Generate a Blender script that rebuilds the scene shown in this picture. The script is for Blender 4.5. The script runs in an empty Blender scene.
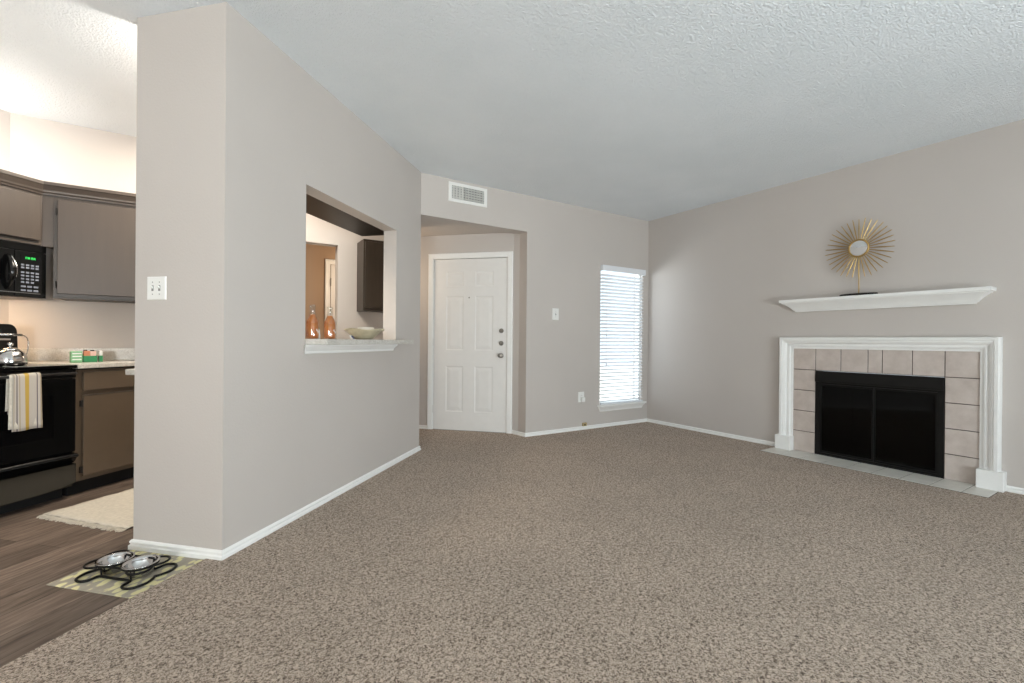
import bpy, bmesh, math, random
from mathutils import Vector, Matrix
random.seed(7)
C = bpy.context.scene
COL = C.collection
PI = math.pi
S = 2 ** -.5

# ------------------------------------------------------------------ camera
CAM_H = 1.06893
F_PX = 461.81
YAW, PITCH, ROLL = 0.56684, -0.00102, 0.00865
fw = Vector((math.sin(YAW) * math.cos(PITCH), math.cos(YAW) * math.cos(PITCH), math.sin(PITCH)))
rt = Vector((math.cos(YAW), -math.sin(YAW), 0))
up = rt.cross(fw)
r2 = rt * math.cos(ROLL) + up * math.sin(ROLL)
u2 = -rt * math.sin(ROLL) + up * math.cos(ROLL)
cd = bpy.data.cameras.new('camera')
cd.sensor_width = 36
cd.lens = F_PX / 1024 * 36
cd.clip_start = .05
cam = bpy.data.objects.new('camera', cd)
COL.objects.link(cam)
m = Matrix((r2, u2, -fw)).transposed().to_4x4()
m.translation = (0, 0, CAM_H)
cam.matrix_world = m
C.camera = cam

# ------------------------------------------------------------------ exposure, sky, lights
C.view_settings.view_transform = 'Standard'
C.view_settings.look = 'None'
C.view_settings.gamma = 1
C.view_settings.use_curve_mapping = False
C.view_settings.exposure = 0.2
W = bpy.data.worlds.new('sky')
C.world = W
W.use_nodes = True
bg = W.node_tree.nodes['Background']
bg.inputs[0].default_value = (.80, .90, 1.0, 1)
bg.inputs[1].default_value = 1.5

def area(name, loc, target, sx, sy, power, color, spread=180):
    l = bpy.data.lights.new(name, 'AREA')
    l.shape = 'RECTANGLE'
    l.size, l.size_y, l.energy, l.color = sx, sy, power, color
    l.spread = math.radians(spread)
    o = bpy.data.objects.new(name, l)
    COL.objects.link(o)
    o.location = loc
    o.rotation_euler = (Vector(target) - Vector(loc)).to_track_quat('-Z', 'Y').to_euler()
    return o

def point(name, loc, power, color, r=.04):
    l = bpy.data.lights.new(name, 'POINT')
    l.energy, l.color, l.shadow_soft_size = power, color, r
    o = bpy.data.objects.new(name, l)
    COL.objects.link(o)
    o.location = loc
    return o

# run frame: a along the pass-through wall, n into the kitchen
AX, AY = 0.02324, 2.61692
def R(a, n, z=0.):
    return Vector((AX + S * (a - n), AY + S * (a + n), z))

CEIL = 2.68628
XR, YB = 4.8477, 4.2367
YBACK, XLEFT = -2.4, -3.7
NK, YD = 2.445, 4.77           # kitchen stove wall and diagonal wall

DAY = (.88, .95, 1.0)
WARM = (1.0, .94, .86)
area('patio_daylight', (1.9, YBACK - .70, .56), (1.9, 0, 3.0), 2.6, 1.5, 225, DAY)
area('dining_daylight', (-2.2, YBACK - .45, 1.1), (-1.6, 0, 2.2), 1.7, 1.4, 290, (1., .98, .955))
area('front_window_daylight', (2.75, YB + 1.15, 1.35), (4.4, YB, 1.2), .9, 1.7, 62, (.86, .93, 1.0))
sun = bpy.data.lights.new('sun', 'SUN')
sun.energy, sun.angle, sun.color = 5.0, math.radians(1.5), (1.0, .96, .90)
sun_o = bpy.data.objects.new('sun', sun)
COL.objects.link(sun_o)
sun_o.rotation_euler = Vector((.10, .36, -.93)).to_track_quat('-Z', 'Y').to_euler()
point('cabinet_top_lamp', R(.16, 2.22, 2.18), 13, WARM, .05)
point('cabinet_top_lamp', R(.45, .30, 2.34), 24, WARM, .04)
area('kitchen_ceiling_lamp', R(.95, .95, CEIL - .04), R(.95, .95, 0), .9, .35, 40, (1., .89, .74))
area('hood_lamp', R(.3, 2.2, 1.322), R(.36, 2.4, .9), .2, .08, 4, (1., .66, .36))
point('hall_fill_light', (1.45, 5.3, 1.75), 8.5, (1., .80, .58), .08)  # unseen fill, added to brighten the entry soffit and hall wall

# ------------------------------------------------------------------ materials
def lin(c):
    return tuple(((v / 255 + .055) / 1.055) ** 2.4 if v > 10 else v / 255 / 12.92 for v in c)

class NT:
    def __init__(s, name):
        s.m = bpy.data.materials.new(name)
        s.m.use_nodes = True
        s.t = s.m.node_tree
        s.b = s.t.nodes['Principled BSDF']
        s.out = s.t.nodes['Material Output']
        s._co = None
    def n(s, typ, **kw):
        nd = s.t.nodes.new(typ)
        for k, v in kw.items():
            setattr(nd, k, v)
        return nd
    def l(s, a, b):
        s.t.links.new(a, b)
    def co(s, scale=(1, 1, 1), rot=(0, 0, 0), world=False):
        mp = s.n('ShaderNodeMapping')
        mp.inputs['Scale'].default_value = scale
        mp.inputs['Rotation'].default_value = rot
        if world:
            s.l(s.n('ShaderNodeNewGeometry').outputs['Position'], mp.inputs[0])
        else:
            s.l(s.n('ShaderNodeTexCoord').outputs['Object'], mp.inputs[0])
        return mp.outputs[0]
    def noise(s, co, scale, detail=2, rough=.5, dist=0):
        nd = s.n('ShaderNodeTexNoise')
        nd.inputs['Scale'].default_value = scale
        nd.inputs['Detail'].default_value = detail
        nd.inputs['Roughness'].default_value = rough
        nd.inputs['Distortion'].default_value = dist
        s.l(co, nd.inputs['Vector'])
        return nd.outputs['Fac']
    def ramp(s, fac, stops, interp='LINEAR'):
        r = s.n('ShaderNodeValToRGB')
        r.color_ramp.interpolation = interp
        el = r.color_ramp.elements
        while len(el) < len(stops):
            el.new(.5)
        for e, (p, c) in zip(el, stops):
            e.position = p
            e.color = (*c, 1)
        s.l(fac, r.inputs[0])
        return r.outputs[0]
    def mix(s, fac, a, b, mode='MIX'):
        x = s.n('ShaderNodeMix', data_type='RGBA', blend_type=mode)
        for sock, v in ((x.inputs[0], fac), (x.inputs[6], a), (x.inputs[7], b)):
            if isinstance(v, (int, float)):
                sock.default_value = v
            elif isinstance(v, tuple):
                sock.default_value = (*v, 1)
            else:
                s.l(v, sock)
        return x.outputs[2]
    def bump(s, h, strength, dist=.01):
        b = s.n('ShaderNodeBump')
        b.inputs['Strength'].default_value = strength
        b.inputs['Distance'].default_value = dist
        s.l(h, b.inputs['Height'])
        s.l(b.outputs[0], s.b.inputs['Normal'])
    def col(s, c):
        if isinstance(c, tuple):
            s.b.inputs['Base Color'].default_value = (*c, 1)
        else:
            s.l(c, s.b.inputs['Base Color'])
    def set(s, rough=.5, metal=0., spec=.5, coat=0., trans=0., ior=1.45):
        i = s.b.inputs
        i['Roughness'].default_value = rough
        i['Metallic'].default_value = metal
        i['Specular IOR Level'].default_value = spec
        i['Coat Weight'].default_value = coat
        i['Transmission Weight'].default_value = trans
        i['IOR'].default_value = ior
        return s

def simple(name, c, rough=.5, metal=0., spec=.5, coat=0., var=.05, vscale=12, bump=0., bscale=80):
    t = NT(name).set(rough, metal, spec, coat)
    co = t.co()
    base = lin(c)
    if var:
        dark = tuple(v * (1 - var) for v in base)
        lite = tuple(min(1, v * (1 + var)) for v in base)
        t.col(t.ramp(t.noise(co, vscale, 3), [(.3, dark), (.7, lite)]))
    else:
        t.col(base)
    if bump:
        t.bump(t.noise(co, bscale, 3), bump, .004)
    return t.m

M = {}
def mk_wall(name, c, rough=.62, bscale=95, bstr=.22):
    t = NT(name).set(rough, spec=.35)
    co = t.co(world=True)
    b = lin(c)
    t.col(t.ramp(t.noise(co, 1.3, 2), [(.3, tuple(v * .975 for v in b)), (.7, tuple(min(1, v * 1.02) for v in b))]))
    t.bump(t.noise(co, bscale, 3, .6), bstr, .004)
    return t.m
M['wall'] = mk_wall('greige_wall_paint', (198, 190.5, 184.5))
M['hallwall'] = mk_wall('tan_hall_paint', (178, 150, 124))
t = NT('textured_ceiling_paint').set(.33, spec=.5)
co = t.co(world=True)
t.col(t.ramp(t.noise(co, 2, 2), [(.3, lin((232, 238, 242))), (.7, lin((238, 243, 247)))]))
hgt = t.n('ShaderNodeMath', operation='ADD')
t.l(t.noise(co, 50, 4, .6), hgt.inputs[0]); t.l(t.noise(co, 120, 2, .5), hgt.inputs[1])
t.bump(hgt.outputs[0], .65, .012)
M['ceiling'] = t.m

M['white'] = simple('white_gloss_paint', (243, 242, 239), .38, var=.015)
M['plate'] = simple('white_plastic', (236, 235, 231), .35, var=.01)
M['door'] = simple('white_door_paint', (231, 228, 224), .42, var=.015)
M['blind'] = simple('white_faux_wood', (232, 234, 238), .4, var=.01)

# carpet: multi-tone twisted pile
t = NT('carpet_pile').set(.95, spec=.1)
co = t.co(world=True)
fine = t.noise(co, 102, 4, .66, 1.2)
t_col = t.ramp(fine, [(.33, lin((80, 64, 52))), (.44, lin((134, 115, 99))), (.52, lin((202, 183, 165))), (.68, lin((230, 213, 196)))])
broad = t.ramp(t.noise(co, 2.2, 3), [(.3, (.90, .90, .90)), (.7, (1.0, 1.0, 1.0))])
t.col(t.mix(1., t_col, broad, 'MULTIPLY'))
t.bump(fine, .8, .010)
t.b.inputs['Sheen Weight'].default_value = .15
M['carpet'] = t.m

# vinyl planks running along the kitchen
t = NT('vinyl_plank').set(.48, spec=.4)
co = t.co()
br = t.n('ShaderNodeTexBrick', offset=.37, offset_frequency=2)
t.l(co, br.inputs['Vector'])
br.inputs['Scale'].default_value = 1
br.inputs['Brick Width'].default_value = 1.1
br.inputs['Row Height'].default_value = .152
br.inputs['Mortar Size'].default_value = .0016
br.inputs['Mortar Smooth'].default_value = .1
br.inputs['Bias'].default_value = 0
br.inputs['Color1'].default_value = (.66, .66, .66, 1)
br.inputs['Color2'].default_value = (1.22, 1.22, 1.22, 1)
br.inputs['Mortar'].default_value = (.3, .3, .3, 1)
co2 = t.co((1.4, 16, 1))
grain = t.ramp(t.noise(co2, 3.2, 6, .62, .7), [(.28, lin((80, 67, 59))), (.5, lin((112, 97, 86))), (.75, lin((142, 126, 114)))])
t.col(t.mix(1., grain, br.outputs['Color'], 'MULTIPLY'))
t.bump(t.noise(co2, 9, 3), .12, .003)
M['wood'] = t.m

t = NT('tan_ceramic_tile').set(.42, spec=.4)
co = t.co()
t.col(t.ramp(t.noise(co, 9, 5, .65), [(.3, lin((188, 175, 166))), (.7, lin((208, 196, 188)))]))
t.bump(t.noise(co, 60, 3), .08, .003)
M['tile'] = t.m
t = NT('grey_hearth_tile').set(.35, spec=.5)
co = t.co()
t.col(t.ramp(t.noise(co, 8, 5, .65), [(.3, lin((212, 208, 199))), (.7, lin((228, 225, 217)))]))
M['hearth'] = t.m
M['grout'] = simple('dark_grout', (74, 62, 55), .9, bump=.2)
M['black_metal'] = simple('black_steel', (15, 14, 13), .45, spec=.3, var=.1)
M['soot'] = simple('sooty_firebrick', (20, 18, 17), .9, var=.25, bump=.4)
M['blackglass'] = simple('black_glass', (9, 9, 10), .07, spec=.5, var=0)
M['black_gloss'] = simple('black_enamel', (12, 12, 12), .16, spec=.5, var=.05)
M['black_plastic'] = simple('black_plastic', (22, 22, 23), .35, var=.05)
M['drawer_gloss'] = simple('black_drawer_enamel', (22, 21, 18), .12, spec=.8, var=.05)
M['chrome'] = simple('polished_steel', (205, 205, 205), .12, 1., var=.02)
M['nickel'] = simple('satin_nickel', (150, 146, 140), .28, 1., var=.03)
M['steel'] = simple('brushed_steel', (175, 175, 174), .25, 1., var=.04)
M['gold'] = simple('brushed_gold', (186, 156, 102), .46, 1., var=.08)
M['mirror'] = simple('mirror_glass', (235, 236, 238), .02, 1., var=0)
M['taupe'] = None
t = NT('taupe_cabinet_paint').set(.40, spec=.45)
co = t.co((1, 1, .12))
t.col(t.ramp(t.noise(co, 26, 4, .6), [(.3, lin((75, 66, 60))), (.7, lin((79, 70, 63)))]))
t.bump(t.noise(co, 60, 3), .05, .002)
M['taupe'] = t.m
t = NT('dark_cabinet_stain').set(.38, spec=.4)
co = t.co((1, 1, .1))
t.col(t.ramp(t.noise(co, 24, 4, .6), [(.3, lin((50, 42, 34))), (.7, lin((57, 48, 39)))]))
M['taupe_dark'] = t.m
M['taupe_base'] = simple('brown_taupe_paint', (94, 80, 66), .36, var=.03)
M['shaded_stain'] = simple('cabinet_stain_with_shade', (34, 28, 23), .4, var=.08)  # cabinet stain deepened so its colour carries the shade under the bank
M['gap'] = simple('cabinet_shadow_gap', (34, 29, 25), .7)
t = NT('speckled_countertop').set(.28, spec=.5)
co = t.co()
sp = t.ramp(t.noise(co, 190, 3, .7), [(.36, lin((142, 134, 124))), (.47, lin((196, 191, 182))), (.66, lin((214, 210, 203)))])
t.col(t.mix(.35, sp, t.ramp(t.noise(co, 30, 3), [(.35, lin((186, 180, 170))), (.65, lin((216, 213, 207)))])))
M['granite'] = t.m
M['cream'] = simple('cream_cotton', (208, 200, 186), .95, spec=.1, var=.08, vscale=60, bump=.6, bscale=140)
# pet mat: yellow leafy patches on grey
t = NT('leaf_print_mat').set(.8, spec=.2)
co = t.co((1., 1.7, 1), (0, 0, .5))
vo = t.n('ShaderNodeTexVoronoi', feature='F1')
vo.inputs['Scale'].default_value = 17
vo.inputs['Randomness'].default_value = .8
t.l(co, vo.inputs['Vector'])
nz = t.n('ShaderNodeMath', operation='ADD')
t.l(vo.outputs['Distance'], nz.inputs[0])
mm = t.n('ShaderNodeMath', operation='MULTIPLY'); mm.inputs[1].default_value = .35
t.l(t.noise(co, 30, 2), mm.inputs[0]); t.l(mm.outputs[0], nz.inputs[1])
t.col(t.ramp(nz.outputs[0], [(.0, lin((232, 225, 178))), (.60, lin((228, 220, 172))), (.68, lin((178, 170, 154))), (1., lin((168, 160, 146)))]))
t.bump(t.noise(t.co(), 220, 2), .3, .003)
M['petmat'] = t.m
# striped towel: stripes across local X
t = NT('striped_towel').set(.95, spec=.1)
sx = t.n('ShaderNodeSeparateXYZ')
t.l(t.n('ShaderNodeTexCoord').outputs['Object'], sx.inputs[0])
mr = t.n('ShaderNodeMapRange')
mr.inputs['From Min'].default_value = -.08
mr.inputs['From Max'].default_value = .08
t.l(sx.outputs[0], mr.inputs[0])
wht, yel, gry, tan = lin((184, 175, 165)), lin((184, 154, 78)), lin((104, 96, 100)), lin((168, 155, 136))
t.col(t.ramp(mr.outputs[0], [(0, tan), (.04, wht), (.09, tan), (.12, wht), (.17, gry), (.20, wht), (.24, tan), (.28, wht), (.42, yel), (.55, wht), (.72, wht), (.78, gry), (.81, wht), (.88, tan), (.93, wht)], 'CONSTANT'))
t.bump(t.noise(t.co(), 260, 2), .5, .003)
M['towel'] = t.m
def glassy(name, tint, fr=1.45, rough=.02):
    t = NT(name)
    tr = t.n('ShaderNodeBsdfTransparent'); tr.inputs[0].default_value = (*tint, 1)
    gl = t.n('ShaderNodeBsdfGlossy'); gl.inputs['Roughness'].default_value = rough
    lw = t.n('ShaderNodeLayerWeight'); lw.inputs['Blend'].default_value = .5
    pw_ = t.n('ShaderNodeMath', operation='POWER'); pw_.inputs[1].default_value = 4
    t.l(lw.outputs['Facing'], pw_.inputs[0])
    f = t.n('ShaderNodeMapRange'); f.inputs['To Min'].default_value = ((fr - 1) / (fr + 1)) ** 2; f.inputs['To Max'].default_value = .9
    t.l(pw_.outputs[0], f.inputs['Value'])
    x = t.n('ShaderNodeMixShader')
    t.l(f.outputs[0], x.inputs[0]); t.l(tr.outputs[0], x.inputs[1]); t.l(gl.outputs[0], x.inputs[2])
    t.l(x.outputs[0], t.out.inputs[0])
    return t.m
M['pane'] = glassy('window_glass', (.95, .97, .97))
M['bottleglass'] = glassy('clear_bottle_glass', (.95, .96, .95), 2.1)
M['smoked'] = glassy('smoked_fireplace_glass', (.12, .11, .10), 1.3, .06)
t = NT('orange_soda').set(.3, spec=.5, trans=.25)
t.col(t.ramp(t.noise(t.co(), 25, 2), [(.3, lin((196, 106, 34))), (.7, lin((216, 134, 50)))]))
M['soda'] = t.m
M['bowlglaze'] = simple('sage_glazed_ceramic', (178, 168, 143), .3, var=.12, vscale=20)
M['packetwhite'] = simple('white_packet_paper', (226, 224, 220), .6, var=.03)
M['packetblue'] = simple('blue_packet_paper', (58, 66, 120), .6, var=.05)
M['green'] = simple('green_carton', (52, 128, 84), .45, var=.12, vscale=30)
M['palegreen'] = simple('pale_green_carton', (122, 172, 128), .45, var=.15, vscale=40)
M['salmon'] = simple('salmon_sachet', (206, 132, 100), .6, var=.1)
M['pinkish'] = simple('pale_pink_sachet', (222, 184, 170), .6, var=.1)
M['dark'] = simple('dark_recess', (14, 13, 13), .8)
M['grey'] = simple('grey_metal', (150, 148, 145), .5, .3, var=.04)
M['concrete'] = simple('sunlit_concrete', (206, 204, 198), .9, var=.05)
M['vent'] = simple('grey_vent_paint', (196, 195, 190), .5, var=.03)
M['button'] = simple('grey_button_print', (116, 121, 131), .5, var=.08)
M['brassy'] = simple('beige_phone_jack', (186, 166, 122), .4, .2, var=.1)
t = NT('green_display_digits').set(.4)
t.b.inputs['Emission Color'].default_value = (.05, 1, .15, 1)
t.b.inputs['Emission Strength'].default_value = 1.2
t.col((.02, .2, .04))
M['digits'] = t.m

# ------------------------------------------------------------------ mesh builder
class MB:
    def __init__(s):
        s.b = bmesh.new()
    def loop(s, pts):
        return [s.b.verts.new(p) for p in pts]
    def face(s, vs):
        try:
            return s.b.faces.new(vs)
        except ValueError:
            return None
    def loft(s, loops, caps=True, closed=False, ring=True):
        L = [s.loop(l) for l in loops]
        n = len(L[0])
        pairs = list(zip(L, L[1:])) + ([(L[-1], L[0])] if closed else [])
        for p, q in pairs:
            for i in range(n if ring else n - 1):
                j = (i + 1) % n
                s.face((p[i], p[j], q[j], q[i]))
        if caps and not closed:
            s.face(L[0][::-1]); s.face(L[-1])
        return s
    def box(s, x0, x1, y0, y1, z0, z1):
        return s.loft([[(x0, y0, z), (x1, y0, z), (x1, y1, z), (x0, y1, z)] for z in (z0, z1)])
    def prism(s, poly, z0, z1):
        return s.loft([[(p[0], p[1], z) for p in poly] for z in (z0, z1)])
    def prism_xz(s, poly, y0, y1):
        return s.loft([[(p[0], y, p[1]) for p in poly] for y in (y0, y1)])
    def profile(s, prof, x0, x1, m0=0., m1=0.):
        # prof: closed (y,z); ends mitred by m * |y|
        return s.loft([[(x0 - m0 * abs(y), y, z) for y, z in prof], [(x1 + m1 * abs(y), y, z) for y, z in prof]])
    def lathe(s, prof, c=(0, 0, 0), seg=32, axis='z', caps=True, sx=1., sy=1.):
        loops = []
        for r, h in prof:
            l = []
            for i in range(seg):
                a = 2 * PI * i / seg
                x, y = r * math.cos(a) * sx, r * math.sin(a) * sy
                p = {'z': (x, y, h), 'y': (x, h, y), 'x': (h, x, y)}[axis]
                l.append((p[0] + c[0], p[1] + c[1], p[2] + c[2]))
            loops.append(l)
        return s.loft(loops, caps)
    def tube(s, pts, r, seg=8, closed=False):
        P = [Vector(p) for p in pts]
        n = len(P)
        rad = r if isinstance(r, (list, tuple)) else [r] * n
        loops = []
        nrm = None
        for i in range(n):
            if closed:
                tg = P[(i + 1) % n] - P[i - 1]
            else:
                tg = P[min(i + 1, n - 1)] - P[max(i - 1, 0)]
            tg.normalize()
            if nrm is None:
                nrm = tg.orthogonal().normalized()
            nrm = (nrm - tg * nrm.dot(tg))
            if nrm.length < 1e-6:
                nrm = tg.orthogonal()
            nrm.normalize()
            bn = tg.cross(nrm)
            loops.append([P[i] + (nrm * math.cos(2 * PI * k / seg) + bn * math.sin(2 * PI * k / seg)) * rad[i] for k in range(seg)])
        return s.loft(loops, True, closed)
    def wallgrid(s, u0, u1, z0, z1, th, holes=(), mitre0=0.):
        us = sorted({u0, u1, *[h[0] for h in holes], *[h[1] for h in holes]})
        zs = sorted({z0, z1, *[h[2] for h in holes], *[h[3] for h in holes]})
        us = [u for u in us if u0 <= u <= u1]; zs = [z for z in zs if z0 <= z <= z1]
        nu, nz = len(us) - 1, len(zs) - 1
        def solid(i, j):
            if i < 0 or j < 0 or i >= nu or j >= nz:
                return False
            cu, cz = (us[i] + us[i + 1]) / 2, (zs[j] + zs[j + 1]) / 2
            return not any(h[0] < cu < h[1] and h[2] < cz < h[3] for h in holes)
        V = {}
        def v(i, j, k):
            if (i, j, k) not in V:
                u = us[i]
                if k and i == 0:
                    u += mitre0
                V[i, j, k] = s.b.verts.new((u, th * k, zs[j]))
            return V[i, j, k]
        for i in range(nu):
            for j in range(nz):
                if not solid(i, j):
                    continue
                s.face((v(i, j, 0), v(i + 1, j, 0), v(i + 1, j + 1, 0), v(i, j + 1, 0)))
                s.face((v(i, j, 1), v(i, j + 1, 1), v(i + 1, j + 1, 1), v(i + 1, j, 1)))
                if not solid(i - 1, j): s.face((v(i, j, 0), v(i, j + 1, 0), v(i, j + 1, 1), v(i, j, 1)))
                if not solid(i + 1, j): s.face((v(i + 1, j, 0), v(i + 1, j, 1), v(i + 1, j + 1, 1), v(i + 1, j + 1, 0)))
                if not solid(i, j - 1): s.face((v(i, j, 0), v(i, j, 1), v(i + 1, j, 1), v(i + 1, j, 0)))
                if not solid(i, j + 1): s.face((v(i, j + 1, 0), v(i + 1, j + 1, 0), v(i + 1, j + 1, 1), v(i, j + 1, 1)))
        return s
    def xform(s, mat, start=0):
        s.b.verts.ensure_lookup_table()
        for v in s.b.verts[start:]:
            v.co = mat @ v.co
        return s
    def n(s):
        return len(s.b.verts)

def ob(name, mb, mat, parent=None, loc=(0, 0, 0), rz=0., bevel=0., smooth=False, seg=2):
    me = bpy.data.meshes.new(name)
    bmesh.ops.remove_doubles(mb.b, verts=mb.b.verts, dist=1e-6)
    bmesh.ops.recalc_face_normals(mb.b, faces=mb.b.faces)
    mb.b.to_mesh(me)
    mb.b.free()
    me.materials.append(mat)
    o = bpy.data.objects.new(name, me)
    COL.objects.link(o)
    o.location = loc
    o.rotation_euler = (0, 0, rz)
    if parent:
        o.parent = parent
    if smooth:
        for p in me.polygons:
            p.use_smooth = True
        if smooth != 'all':
            md = o.modifiers.new('edge', 'EDGE_SPLIT')
            md.split_angle = math.radians(38)
    if bevel:
        md = o.modifiers.new('bevel', 'BEVEL')
        md.width = bevel
        md.segments = seg
        md.limit_method = 'ANGLE'
        md.angle_limit = math.radians(40)
    return o

def tag(o, label, cat, group=None):
    o['label'] = label
    o['category'] = cat
    if group:
        o['group'] = group
    return o

def thing(name, label, cat, loc=(0, 0, 0), rz=0., group=None):
    o = bpy.data.objects.new(name, None)
    o.empty_display_size = .05
    COL.objects.link(o)
    o.location = loc
    o.rotation_euler = (0, 0, rz)
    return tag(o, label, cat, group)

def struct(o, label=None, cat=None):
    o['kind'] = 'structure'
    if label:
        o['label'] = label
        o['category'] = cat
    return o

R45, RM45, RM90 = PI / 4, -PI / 4, -PI / 2

# ------------------------------------------------------------------ room shell
xk = R(.605, NK).x
DRW = Vector((2.8039, 4.5165, 0))                       # right edge of the front door slab
DL = DRW + Vector((-S, S, 0)) * .900                  # left edge
EL = (YB - AY) / S
E = R(EL, 0)
PW = .535
CX = 2.8845
DC = DRW + Vector((S, -S, 0)) * .075                  # end of the door wall
fpoly = [(XLEFT - .1, YBACK - .1), (XR + .1, YBACK - .1), (XR + .1, YB + .12), (CX + .1, YB + .12), (2.95, 4.5), (1.52, 5.90), (-1.08, 5.90), (-1.08, YD + .1), (xk - .05, YD + .1), (XLEFT - .1, 2.3)]
fpoly = [Matrix.Rotation(-R45, 2) @ Vector(p) for p in fpoly]
struct(ob('floor_planks', MB().prism(fpoly, -.06, 0), M['wood'], rz=R45), 'dark grey-brown wood plank floor of the kitchen', 'floor')
struct(ob('ground', MB().box(-14, 16, -14, 18, -.2, -.08), M['concrete']), 'pale concrete ground outside the windows', 'ground')
NC = .078
car = [R(-4.6, NC), R(0, NC), R(0, 0), E, R(EL, .12), Vector((1.78, YD + .12, 0)), Vector((-1, YD + .12, 0)), Vector((-1, 5.8, 0)),
       Vector((1.515, 5.8, 0)), DC, Vector((CX, YB, 0)), Vector((XR, YB, 0)), Vector((XR, YBACK, 0)), Vector((R(-4.6, NC).x, YBACK, 0))]
struct(ob('floor_carpet', MB().prism(car, 0.0, .009), M['carpet']), 'speckled grey-beige carpet of the living room', 'floor')
struct(ob('ceiling', MB().prism([(-4.2, -2.7), (5.2, -2.7), (5.2, 4.38), (1.9, 4.89), (-4.2, 4.89)], CEIL, CEIL + .1), M['ceiling']),
       'white textured ceiling over living room and kitchen', 'ceiling')
struct(ob('ceiling_entry', MB().prism([(-1, YD + .1), (1.79, YD + .1), (1.56, YB + .1), (CX + .05, YB + .1), (3.0, 4.5), (1.4, 6.1), (-1, 6.1)], 2.315, 2.36), M['wall']),
       'low painted ceiling of the entry alcove', 'ceiling')

struct(ob('wall_left', MB().wallgrid(0, EL, 0, CEIL, .12, [(.597, 1.787, 1.036, 2.010)], mitre0=.12), M['wall'], loc=R(0, 0), rz=R45),
       'greige wall with the pass-through opening', 'wall')
struct(ob('wall_end', MB().prism([R(0, 0), R(.12, .12), R(.12, PW), R(0, PW)], 0, CEIL), M['wall']),
       'narrow end face of the wall between kitchen and living room', 'wall')
struct(ob('wall_window', MB().wallgrid(E.x, 5.1, 0, CEIL, .15, [(E.x, CX, 0, 2.283), (3.99, 4.735, .285, 2.010)]), M['wall'], loc=(0, YB, 0)),
       'greige wall with the narrow window and the header over the entry', 'wall')
struct(ob('wall_return', MB().prism([(CX, YB + .15), (DC.x, DC.y), (DC.x + .15, DC.y + .05), (CX + .15, YB + .15)], 0, 2.36), M['wall']))
dl = (DC - DL).length
struct(ob('wall_door', MB().wallgrid(-1.0, dl, 0, 2.36, .14, [(-.02, .92, 0, 2.05)]), M['wall'], loc=DL, rz=RM45),
       'angled wall around the front door', 'wall')
struct(ob('wall_right', MB().wallgrid(-.15, YB - YBACK, 0, CEIL, .12, [(YB - 2.172, YB - 1.238, 0, .812)]), M['wall'], loc=(XR, YB, 0), rz=RM90),
       'greige wall behind the fireplace', 'wall')
struct(ob('wall_back', MB().wallgrid(XLEFT - .2, XR + .15, 0, CEIL, .12, [(.7, 3.1, 0, 2.1), (-3.0, -1.4, .8, 2.1)]), M['wall'], loc=(0, YBACK - .12, 0)))
struct(ob('wall_side', MB().box(XLEFT - .12, XLEFT, YBACK, 2.4, 0, CEIL), M['wall']))
struct(ob('wall_stove', MB().wallgrid(-3.1, .605, 0, CEIL, .12), M['wall'], loc=R(0, NK), rz=R45),
       'cream-lit kitchen wall behind the stove', 'wall')
struct(ob('wall_kitchen', MB().wallgrid(xk, 1.82, 0, CEIL, .12, [(.05, .992, 0, 2.0)]), M['wall'], loc=(0, YD, 0)),
       'kitchen end wall with the open doorway to the hall', 'wall')
struct(ob('wall_partition', MB().prism([E + Vector((-.02, 0.05, 0)), R(EL, .12), Vector((1.69, YD + .12, 0)), Vector((1.82, YD + .12, 0))], 0, CEIL), M['wall']))
struct(ob('wall_hall', MB().box(-1, 1.6, 5.8, 5.92, 0, 2.36), M['hallwall']), 'warm-lit hall wall seen through the pass-through', 'wall')
struct(ob('wall_hall_end', MB().box(-1.1, -1.0, YD + .12, 5.92, 0, 2.36), M['hallwall']))

BB = [(0, 0), (-.015, 0), (-.015, .022), (-.009, .027), (-.008, .032), (-.0115, .036), (-.0115, .042), (-.0075, .048), (-.004, .051), (0, .051)]
def base(name, loc, rz, x0, x1, m0=0, m1=0, label=None):
    return struct(ob(name, MB().profile(BB, x0, x1, m0, m1), M['white'], loc=loc, rz=rz), label, 'baseboard' if label else None)
base('baseboard_end', R(0, PW), RM45, 0, PW, 1, 1, 'white baseboard under the narrow wall end')
base('baseboard_left', R(0, 0), R45, 0, EL, 1, 1, 'white baseboard along the pass-through wall')
base('baseboard_return', DC, math.atan2(YB - DC.y, CX - DC.x), 0, (Vector((CX, YB, 0)) - DC).length, -.3, 1)
base('baseboard_window', (0, YB, 0), 0, CX, XR, 1, -1, 'white baseboard under the window')
base('baseboard_right', (XR, YB, 0), RM90, 0, YB - 2.512, -1, 0, 'white baseboard left of the fireplace')
base('baseboard_fireplace', (XR, .895, 0), RM90, 0, .895 - YBACK, 0, 0, 'white baseboard right of the fireplace')
base('baseboard_entry', DL, RM45, -1.0, -.066, 0, 0, 'white baseboard left of the front door')

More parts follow.
